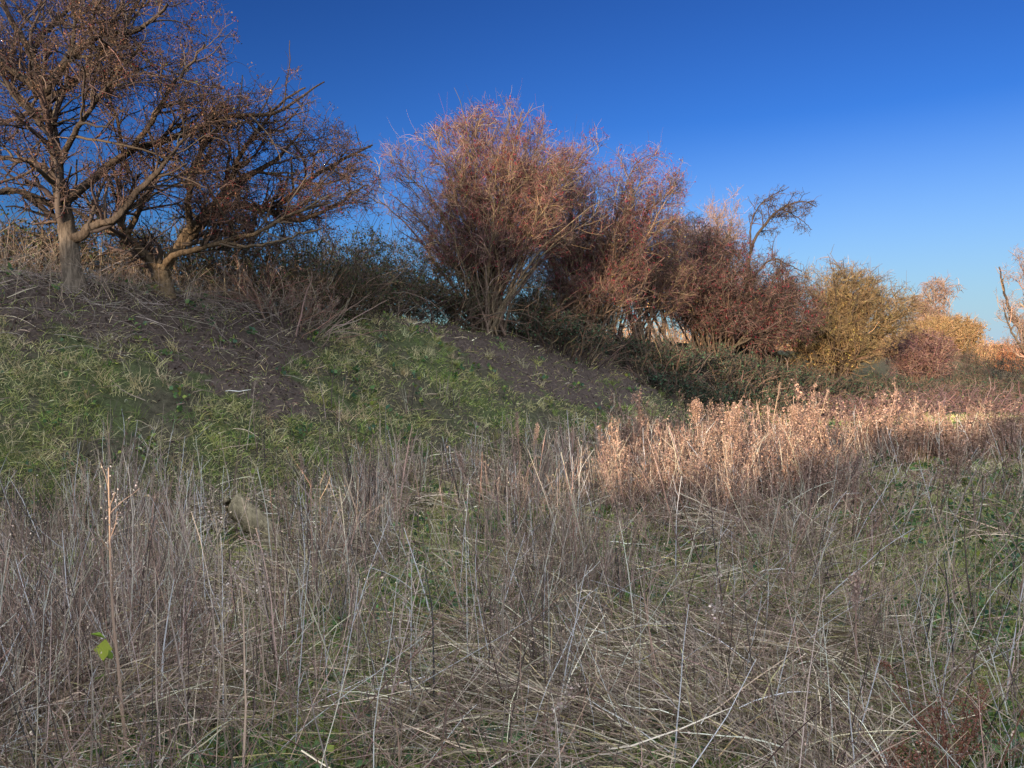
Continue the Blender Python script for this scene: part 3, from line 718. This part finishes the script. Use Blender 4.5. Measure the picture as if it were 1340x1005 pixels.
# ------------------------------------------------------------------ flattened straw
def dens_straw(x, y):
    q = on_bank(x, y)
    d = np.where(q < 0, 1.0, np.where(q < .1, .4, .05))
    d = np.where(d_path(x, y), .12, d)*np.clip((fbm(x+5, y+5, .7)-.36)*4.5, .06, 1)
    d = np.where(bare(x, y) & (q > 0), .03, d)*(1-.8*patch(x, y))
    return d
n = 50000; x, y = scatter(n, dens_straw, 1.9, 18); n = len(x)
sw = fbm(x, y, 1.3, 2)*9; th = sw+rng.normal(size=n)*.8
d = np.stack([np.cos(th), np.sin(th)*.8, rng.uniform(-.05, .55, n)], 1)
b = base3(x, y, .0); b[:, 2] += rng.random(n)**2*.22*(on_bank(x, y) < .1)
P = grow(b, d, rng.uniform(.12, .55, n), 6, .10, (0, 0, -.06), .06)
a = Acc(); a.ribbons(P, (.0040*lod(y))[:, None]*np.array([1, 1, .95, .85, .7, .3])*rng.uniform(.6, 1.9, (n, 1)),
    jitter([(.36,.29,.20),(.28,.22,.16),(.20,.15,.115),(.52,.45,.33),(.25,.21,.10),(.09,.065,.05)], n, .42, .08))
o = a.build("flattened_straw", M_DRY); tag(o, "matted flattened straw and dead grass covering the field floor", "dead grass", kind="stuff")

# ------------------------------------------------------------------ standing dead weeds
def weed_set(acc, x, y, h, hr, lean, side, fluff, pal, palf, rr=.0023, zig=.035, bsplit=(25, 50), flz=.55, fl=(.006, .016), clump=9):
    nc = len(x)//clump; x = x[:nc]; y = y[:nc]; cid = rng.integers(0, nc, nc*clump)
    ch = rng.uniform(hr[0], hr[1], nc); cl = rng.normal(size=(nc, 2))*lean; cc_ = np.exp(rng.normal(0, .22, (nc, 1)))
    cr = rng.uniform(.05, .22, nc)
    x = x[cid]+rng.normal(size=len(cid))*cr[cid]; y = y[cid]+rng.normal(size=len(cid))*cr[cid]
    n = len(x); H = h*ch[cid]*rng.uniform(.6, 1.15, n); k_ = np.clip(lod(y), .8, 3)
    dd = upd(n, lean*.7); dd[:, :2] += cl[cid]
    P = grow(base3(x, y, -.02), dd, H, 9, zig, (0, 0, .0), .02)
    R = (rr*k_*np.minimum(np.exp(rng.normal(0, .38, n)), 1.7))[:, None]*np.linspace(1.15, .35, 9)
    col = np.clip(jitter(pal, n, .38, .08)*cc_[cid], .05, .56); acc.tubes(P, R, col, 3)
    ns = int(n*side)
    if ns:
        idx = rng.integers(0, n, ns); t = rng.uniform(.35, .98, ns)*8; i0 = np.minimum(t.astype(int), 7); f = (t-i0)[:, None]
        b = P[idx, i0]*(1-f)+P[idx, i0+1]*f; T = nrm(P[idx, i0+1]-P[idx, i0]); an = np.radians(rng.uniform(*bsplit, ns))[:, None]
        C = grow(b, np.cos(an)*T+np.sin(an)*perp(T), rng.uniform(.05, .26, ns)*H[idx], 5, .12, (0, 0, .03))
        acc.tubes(C, (rr*.5*k_[idx])[:, None]*np.linspace(1, .5, 5), col[idx], 3)
        nf = int(n*fluff)
        if nf:
            i = rng.integers(0, ns, nf); q = rng.integers(1, 5, nf)
            p = C[i, q]+rng.normal(size=(nf, 3))*.006
            up = rv(nf); acc.leaves(p, up, rng.uniform(*fl, nf)*k_[idx[i]], .55, jitter(palf, nf, .3, .08))
    nm = int(n*fluff*.8)
    if nm:
        i = rng.integers(0, n, nm); t = rng.uniform(flz, 1, nm)*8; i0 = np.minimum(t.astype(int), 7); f = (t-i0)[:, None]
        p = P[i, i0]*(1-f)+P[i, i0+1]*f+rng.normal(size=(nm, 3))*.010
        acc.leaves(p, rv(nm), rng.uniform(*fl, nm)*k_[i], .5, jitter(palf, nm, .3, .08))
    return P
PAL_G = [(.36,.285,.225),(.24,.185,.15),(.56,.47,.37),(.09,.065,.055),(.30,.20,.15)]
PAL_R = [(.32,.215,.16),(.23,.145,.11),(.44,.32,.24),(.10,.06,.05)]
PAL_F = [(.30,.23,.16),(.20,.15,.11),(.40,.33,.24)]

# grey thin stems: a dense belt in front of the bank from left to middle
def dens_thin(x, y):
    q = on_bank(x, y)
    belt = np.where(q < -.1, .92, .92*np.exp(-((q+.1)/.14)**2))*np.where(x < 1.2, 1, .35)
    d = np.where(q > .12, .05*np.exp(-(q-.12)*6), belt)
    d = np.where((q < 0) & (y < 5.0) & (x > -.9), d*.2, d)
    d = np.where((q < 0) & (y < 3.4), d*.6, d)
    d = np.where(x < -.55*y+.4, np.maximum(d, .75*(q < .12)), d)
    d = d*np.clip((fbm(x+1, y+8, .7)-.28)*3.5, .08, 1)
    d = np.where((np.abs(x/y+.335) < .05) & (y > 2.5) & (y < 6.7), d*.04, d)*np.clip((fbm(x+60, y+12, .45)-.3)*4, .15, 1)
    d = d*(1-.85*patch(x, y))
    return np.where(d_path(x, y), .05, d)
a = Acc()
x, y = scatter(6500, dens_thin, 2.5, 14)
weed_set(a, x, y, .66, (.4, 1.3), .22, 1.6, 1.2, PAL_G, PAL_F, rr=.0029)
x, y = scatter(900, dens_thin, 2.6, 14)
weed_set(a, x, y, .90, (.7, 1.15), .10, 3, 10, PAL_G, PAL_F, rr=.0042, flz=.65, clump=5)
o = a.build("thin_dead_weeds", M_DRY); tag(o, "dense belt of thin grey dead weed stems at the foot of the bank", "dead weeds", kind="stuff")

# reddish seedy weeds, right half from about nine metres on
def dens_red(x, y):
    q = on_bank(x, y)
    d = ((y > 6.5+(fbm(x, y, 1.2)-.5)*3) & (x > 1.0+ (y-8)*.1)).astype(float)*np.clip((y-6)/3, .1, 1)
    d = d*np.where(q > .1, .12, 1)*np.clip((fbm(x+41, y+8, .9)-.25)*3.5, .1, 1)
    return np.where(d_path(x, y) & (y < 12), .05, d)
a = Acc()
x, y = scatter(5600, dens_red, 5.5, 17, 1)
weed_set(a, x, y, .56, (.3, 1.6), .19, 2.6, 9, PAL_R, [(.24,.155,.115),(.17,.105,.08),(.31,.215,.155)], rr=.0026, fl=(.010, .022), flz=.3, clump=14)
x, y = scatter(560, dens_red, 7, 15.5, 1)
weed_set(a, x, y, .86, (.45, 1.4), .09, 4, 50, PAL_R, [(.30,.20,.145),(.21,.14,.105)], rr=.0034, bsplit=(12, 35), fl=(.012, .024))
o = a.build("seedy_dead_weeds", M_DRY); tag(o, "broad stand of reddish brown seedy dead weeds catching the low sun on the right", "dead weeds", kind="stuff")

# leaning tangle of stems on the right foreground
a = Acc()
def dens_tan(x, y):
    d = ((x > -.4) | (y < 4)).astype(float)*np.clip((fbm(x+21, y+2, .9)-.3)*3, .1, 1)*(on_bank(x, y) < 0)*(1-.8*patch(x, y))
    return np.where(d_path(x, y), .14, d)
n = 5500; x, y = scatter(n, dens_tan, 2.0, 11); n = len(x)
th = rng.normal(.5, .9, n); th = np.where(rng.random(n) < .4, th+math.pi, th); el = np.abs(rng.normal(.35, .35, n))
P = grow(base3(x, y, .02), np.stack([np.cos(th)*np.cos(el), np.sin(th)*np.cos(el)*.7, np.sin(el)], 1), rng.uniform(.3, 1.0, n), 8, .07, (0, 0, -.035), .035)
P[:, :, 2] = np.maximum(P[:, :, 2], ground(P[:, :, 0], P[:, :, 1])+.01)
R = (.0026*lod(y)*np.minimum(np.exp(rng.normal(0,.4,n)), 1.7))[:, None]*np.linspace(1.1, .35, 8); col = np.clip(jitter(PAL_G+PAL_R, n, .4, .08), .05, .56); a.tubes(P, R, col, 3)
C, R2 = spawn(P, R, n*2, .3, 1, (25, 60), (.05, .22), 4, .15, (0, 0, 0), .55, .0009)
a.tubes(C, R2, jitter(PAL_G+PAL_R, len(C), .28, .08), 3)
i = rng.integers(0, len(C), 15000); p = C[i, rng.integers(1, 4, 15000)]
a.leaves(p, rv(len(p)), rng.uniform(.006, .015, len(p)), .6, jitter(PAL_F+[(.20,.13,.10)], len(p), .3, .1))
x, y = scatter(1000, dens_tan, 2.6, 10)
weed_set(a, x, y, .62, (.5, 1.3), .2, 2.4, 14, PAL_R+PAL_G, PAL_F, rr=.0022, flz=.4)
o = a.build("weed_tangle", M_DRY); tag(o, "leaning criss-cross tangle of dead weed stems in the right foreground", "dead weeds", kind="stuff")

# fallen twigs and thorny suckers on the upper bank, mostly under the two left hawthorns
a = Acc()
def dens_tw(x, y):
    q = on_bank(x, y); return (np.clip((q-.35)*1.6, 0, 1)**1.5)*np.where(bare(x, y), 1, .3)*(x < -2.2)*(q < 1.25)*np.clip((fbm(x+2, y+77, .8)-.3)*3, .05, 1)
n = 1000; x, y = scatter(n, dens_tw, 6, 17); n = len(x)
th = rng.normal(-.6, .9, n); el = np.abs(rng.normal(.15, .4, n))
P = grow(base3(x, y, .01), np.stack([np.cos(th)*np.cos(el), np.sin(th)*np.cos(el), np.sin(el)-.2], 1), rng.uniform(.25, 1.3, n), 9, .12, (0, 0, -.05), .04)
P[:, :, 2] = np.maximum(P[:, :, 2], ground(P[:, :, 0], P[:, :, 1])+.012)
R = (.0034*rng.uniform(.5, 1.5, n))[:, None]*np.linspace(1.1, .4, 9); a.tubes(P, R, jitter([(.34,.29,.24),(.24,.20,.17),(.15,.11,.09)], n, .3, .06), 3)
C, R2 = spawn(P, R, 1500, .2, 1, (25, 60), (.08, .4), 5, .15, (0, 0, 0), .6, .0014); a.tubes(C, R2, jitter([(.30,.25,.21),(.2,.16,.13)], len(C), .3, .06), 3)
# suckers standing up at the crest
def dens_su(x, y): q = on_bank(x, y); return np.exp(-((q-.98)/.16)**2)*(x < -2.2)*(x > -7.5)
n = 520; x, y = scatter(n, dens_su, 8, 16); n = len(x)
P = grow(base3(x, y), upd(n, .28), rng.uniform(.2, .75, n), 7, .09); R = (.0042*rng.uniform(.5, 1.3, n))[:, None]*np.linspace(1.1, .4, 7)
a.tubes(P, R, jitter([(.36,.28,.20),(.26,.20,.15)], n, .25, .06), 3)
C, R2 = spawn(P, R, 1500, .2, 1, (25, 60), (.06, .3), 4, .15, (0, 0, 0), .6, .002); a.tubes(C, R2, jitter([(.36,.28,.20),(.24,.18,.13)], len(C), .3, .06), 3)
o = a.build("fallen_twigs", M_TWIG); tag(o, "pale dead twigs and thorny suckers strewn over the upper bank below the hawthorns", "dead twigs", kind="stuff")

exec_details = True
# ------------------------------------------------------------------ single things
def at(px, py_, D):       # helper for placing by bearing and distance
    return (px-670)/1005*D, D
def stalk(name, label, xy, h, lean, col, head, rr=.004, cat="dead weed", group=None, nside=8):
    x, y = xy; z = float(ground(np.array([x]), np.array([y]))[0]); o0 = np.array([x, y, z])
    root = empty(name, tuple(o0)); tag(root, label, cat, group)
    P = grow(np.array([[x, y, z-.02]]), np.array([[lean[0], lean[1], 1.]]), h, 14, .03, (0, 0, 0), .01)
    R = rr*np.linspace(1.2, .4, 14)[None]
    a = Acc(); a.tubes(P, R, jitter(col, 1, .05, .02), 6)
    C, R2 = spawn(P, R, nside, .35, 1, (20, 50), (.06, .22), 5, .1, (0, 0, .05), .5, .0012)
    a.tubes(C, R2, jitter(col, len(C), .2, .05), 4); a.build("stem", M_DRY, root, tuple(o0))
    h_ = Acc(); n = head['n']; src = np.concatenate([C[:, 2:].reshape(-1, 3), P[0, 8:]])
    if head.get('top'):
        t = rng.random(n)**.8*3.4; i0 = np.minimum(10+(t*.99).astype(int), 12); p = P[0, i0]+(P[0, i0+1]-P[0, i0])*(rng.random((n, 1)))+rng.normal(size=(n, 3))*head['r']
    else: p = src[rng.integers(0, len(src), n)]+rng.normal(size=(n, 3))*head['r']
    h_.leaves(p, rv(n), rng.uniform(*head['s'], n), .6, jitter(head['col'], n, .3, .08)); h_.build("seed_head", M_DRY, root, tuple(o0))["kind"] = "stuff"
    return root
PT = [(.35,.28,.20)]; FL = [(.36,.30,.25),(.28,.22,.18)]
hd = dict(n=160, r=.012, s=(.008,.018), col=FL); hf = dict(n=300, r=.016, s=(.005,.012), col=[(.36,.32,.28),(.26,.22,.19)])
hp = dict(n=420, r=.011, s=(.008,.016), col=[(.34,.24,.19),(.26,.18,.14)], top=True)
stalk("dead_weed", "thick pale broken stalk standing alone in the left foreground, tufts of grey down beside it", (-1.46, 2.9), 1.22, (-.10, .03), [(.36,.25,.18)], hf, .0068)
stalk("dead_weed", "slim pale stalk just right of the thick broken stalk, bare almost to its top", (-1.12, 3.0), .98, (-.06, 0), PT, hf, .0036)
stalk("dead_weed", "bleached bare stalk leaning left before the mossy stump", (-1.02, 3.15), .9, (-.08, 0), PT, hd, .0036, nside=3)
stalk("dead_weed", "dark-tipped stalk with narrow seed spike before the grassy bank, highest in the middle", (.05, 8.2), 1.12, (.02, 0), [(.25,.16,.12)], hp, .005)
stalk("dead_weed", "stalk with narrow orange-lit seed spike left of the highest middle stalk", (-.42, 7.4), .82, (-.03, 0), [(.30,.21,.16)], hp, .0045)
stalk("dead_weed", "greyish feathery spike standing just right of the highest middle stalk", (.26, 8.4), 1.02, (0, 0), [(.28,.24,.22)], hp, .0045)
stalk("dead_weed", "grey mullein-like spike before the left part of the green slope", (-2.0, 7.4), .8, (0, 0), [(.27,.24,.23)], hp, .005)
stalk("dead_weed", "short blunt stalk with woolly tip in the right foreground", (1.72, 3.8), .62, (-.02, 0), [(.30,.20,.15)], dict(n=320, r=.014, s=(.01,.02), col=[(.34,.24,.19)], top=True), .006)
stalk("dead_weed", "straight pale stalk reaching up through the flattened straw at the middle of the foreground", (.83, 3.0), .85, (-.02, 0), PT, hd, .0036, nside=2)
stalk("dead_weed", "pale stalk crossing the lower edge left of the centre", (.16, 2.45), .45, (-.1, 0), PT, hd, .0045, nside=1)
stalk("dead_weed", "tall straw-coloured spear rising above the lit weeds near the right side, straight", (4.45, 13.2), 1.35, (0, 0), [(.44,.33,.22)], hp, .008)
stalk("dead_weed", "straw-coloured spear leaning right above the lit weeds near the right side", (5.2, 13.4), 1.25, (.16, 0), [(.44,.33,.22)], hp, .008)
stalk("dead_weed", "bushy-headed pale stalk, tallest of the lit weeds at their middle", (3.9, 10.6), 1.0, (.02, 0), [(.30,.21,.16)], dict(n=900, r=.03, s=(.012,.026), col=[(.34,.23,.17)], top=True), .0045, nside=5)
stalk("dead_weed", "bushy-headed pale stalk at the left end of the lit weeds", (2.45, 10.0), 1.15, (-.03, 0), [(.42,.30,.22)], dict(n=1000, r=.035, s=(.012,.026), col=[(.32,.21,.155)], top=True), .0045, nside=5)

# rust-brown dock plants in the right corner
def dock(label, xy, h, nst):
    x, y = xy; z = float(ground(np.array([x]), np.array([y]))[0]); o0 = np.array([x, y, z]); root = empty("dock_plant", tuple(o0)); tag(root, label, "dock plant")
    b = np.repeat(o0[None], nst, 0)+rng.normal(size=(nst, 3))*np.array([.06, .06, 0]); P = grow(b, upd(nst, .28), rng.uniform(.6, 1.05, nst)*h, 9, .05)
    R = np.full((nst, 9), .0035)*np.linspace(1.2, .5, 9); a = Acc(); a.tubes(P, R, jitter((.17,.08,.055), nst, .2, .06), 5)
    C, R2 = spawn(P, R, nst*9, .4, 1, (20, 50), (.05, .16), 5, .1, (0, 0, .04), .5, .0014); a.tubes(C, R2, jitter((.17,.08,.055), len(C), .2, .06), 3); a.build("stem", M_DRY, root, tuple(o0))
    n = nst*330; i = rng.integers(0, len(C), n); p = C[i, rng.integers(1, 5, n)]+rng.normal(size=(n, 3))*.007
    a = Acc(); a.leaves(p, rv(n), rng.uniform(.004, .009, n), .8, jitter([(.19,.07,.045),(.13,.05,.035),(.24,.11,.07)], n, .25, .08)); a.build("seed_head", M_DRY, root, tuple(o0))
dock("rust-brown seeding dock plant in the lower right corner, the wider one", (1.62, 2.75), .58, 8)
dock("smaller rust-brown dock plant just left of the wide one in the corner", (1.36, 2.55), .42, 5)

# mossy stump leaning out of the weeds
x, y = -2.28, 6.7; z = float(ground(np.array([x]), np.array([y]))[0]); o0 = (x, y, z)
P = catmull([(.30,0,-.1),(.18,0,.10),(0,0,.29),(-.16,.02,.42),(-.18,.02,.43)], 26)+np.array(o0); R = np.interp(np.arange(26), [0, 12, 22, 24, 25], [.115, .10, .09, .065, .002])
a = Acc(); a.tubes(P[None], R[None], np.array([[.24,.21,.14]]), 18)
V = a.v[-1].reshape(26, 18, 3); V[:] = P[:, None]+(V-P[:, None])*(1+.09*rng.normal(size=(26, 18, 1)))
root = empty("tree_stump", o0); tag(root, "mossy leaning stump of a cut branch poking out of the dead weeds", "stump")
a.build("wood", M_BARK, root, o0, smooth=True)
n = 420; i = rng.integers(2, 24, n); th = rng.random(n)*6.28; p = P[i]+rv(n)*R[i][:, None]*1.02
a = Acc(); a.leaves(p, rv(n), rng.uniform(.006, .016, n), .5, jitter([(.16,.17,.06),(.22,.20,.11)], n, .3, .1)); a.build("moss", M_GRASS, root, o0)["kind"] = "stuff"

# nettle leaf, mushrooms
x, y = -1.60, 2.95; z = float(ground(np.array([x]), np.array([y]))[0]); o0 = (x, y, z); root = empty("bindweed_plant", o0); tag(root, "yellow-green leaves on a thin stem among the dead weeds of the left foreground", "plant")
a = Acc(); P = grow(np.array([o0]), np.array([[.03, 0, 1.]]), .5, 8, .05); a.tubes(P, np.full((1, 8), .002), np.array([[.12,.12,.05]]), 5); a.build("stem", M_GRASS, root, o0)
for kq, dq, lq, cq in ((7,(-.5,-.3,.3),.06,(.20,.30,.03)),(7,(.1,-.4,-.8),.085,(.26,.30,.03)),(6,(.6,-.2,.2),.05,(.15,.22,.04)),(5,(-.5,.1,-.3),.05,(.12,.18,.03))):
    a = Acc(); a.leaves(P[:, kq], nrm(np.array([dq])), np.array([lq]), .8, np.array([cq])); a.build("leaf", M_GRASS, root, o0)
for k_, (dx, lab) in enumerate(((0, "white puffball mushroom on the green slope, the left one of a pair"), (.06, "white puffball mushroom on the green slope, the right one of a pair"))):
    x = -4.05+dx*.7; y = 8.35; z = float(ground(np.array([x]), np.array([y]))[0]); u = np.linspace(0, math.pi, 8)
    a = Acc(); P = np.stack([np.full(8, x), np.full(8, y), z+.020-.016*np.cos(u)], 1); a.tubes(P[None], (.015*np.sin(u)+.001)[None], np.array([[.45,.42,.38]]), 12)
    o = a.build("mushroom", M_DRY, None, (x, y, z), smooth=True); tag(o, lab, "mushroom")
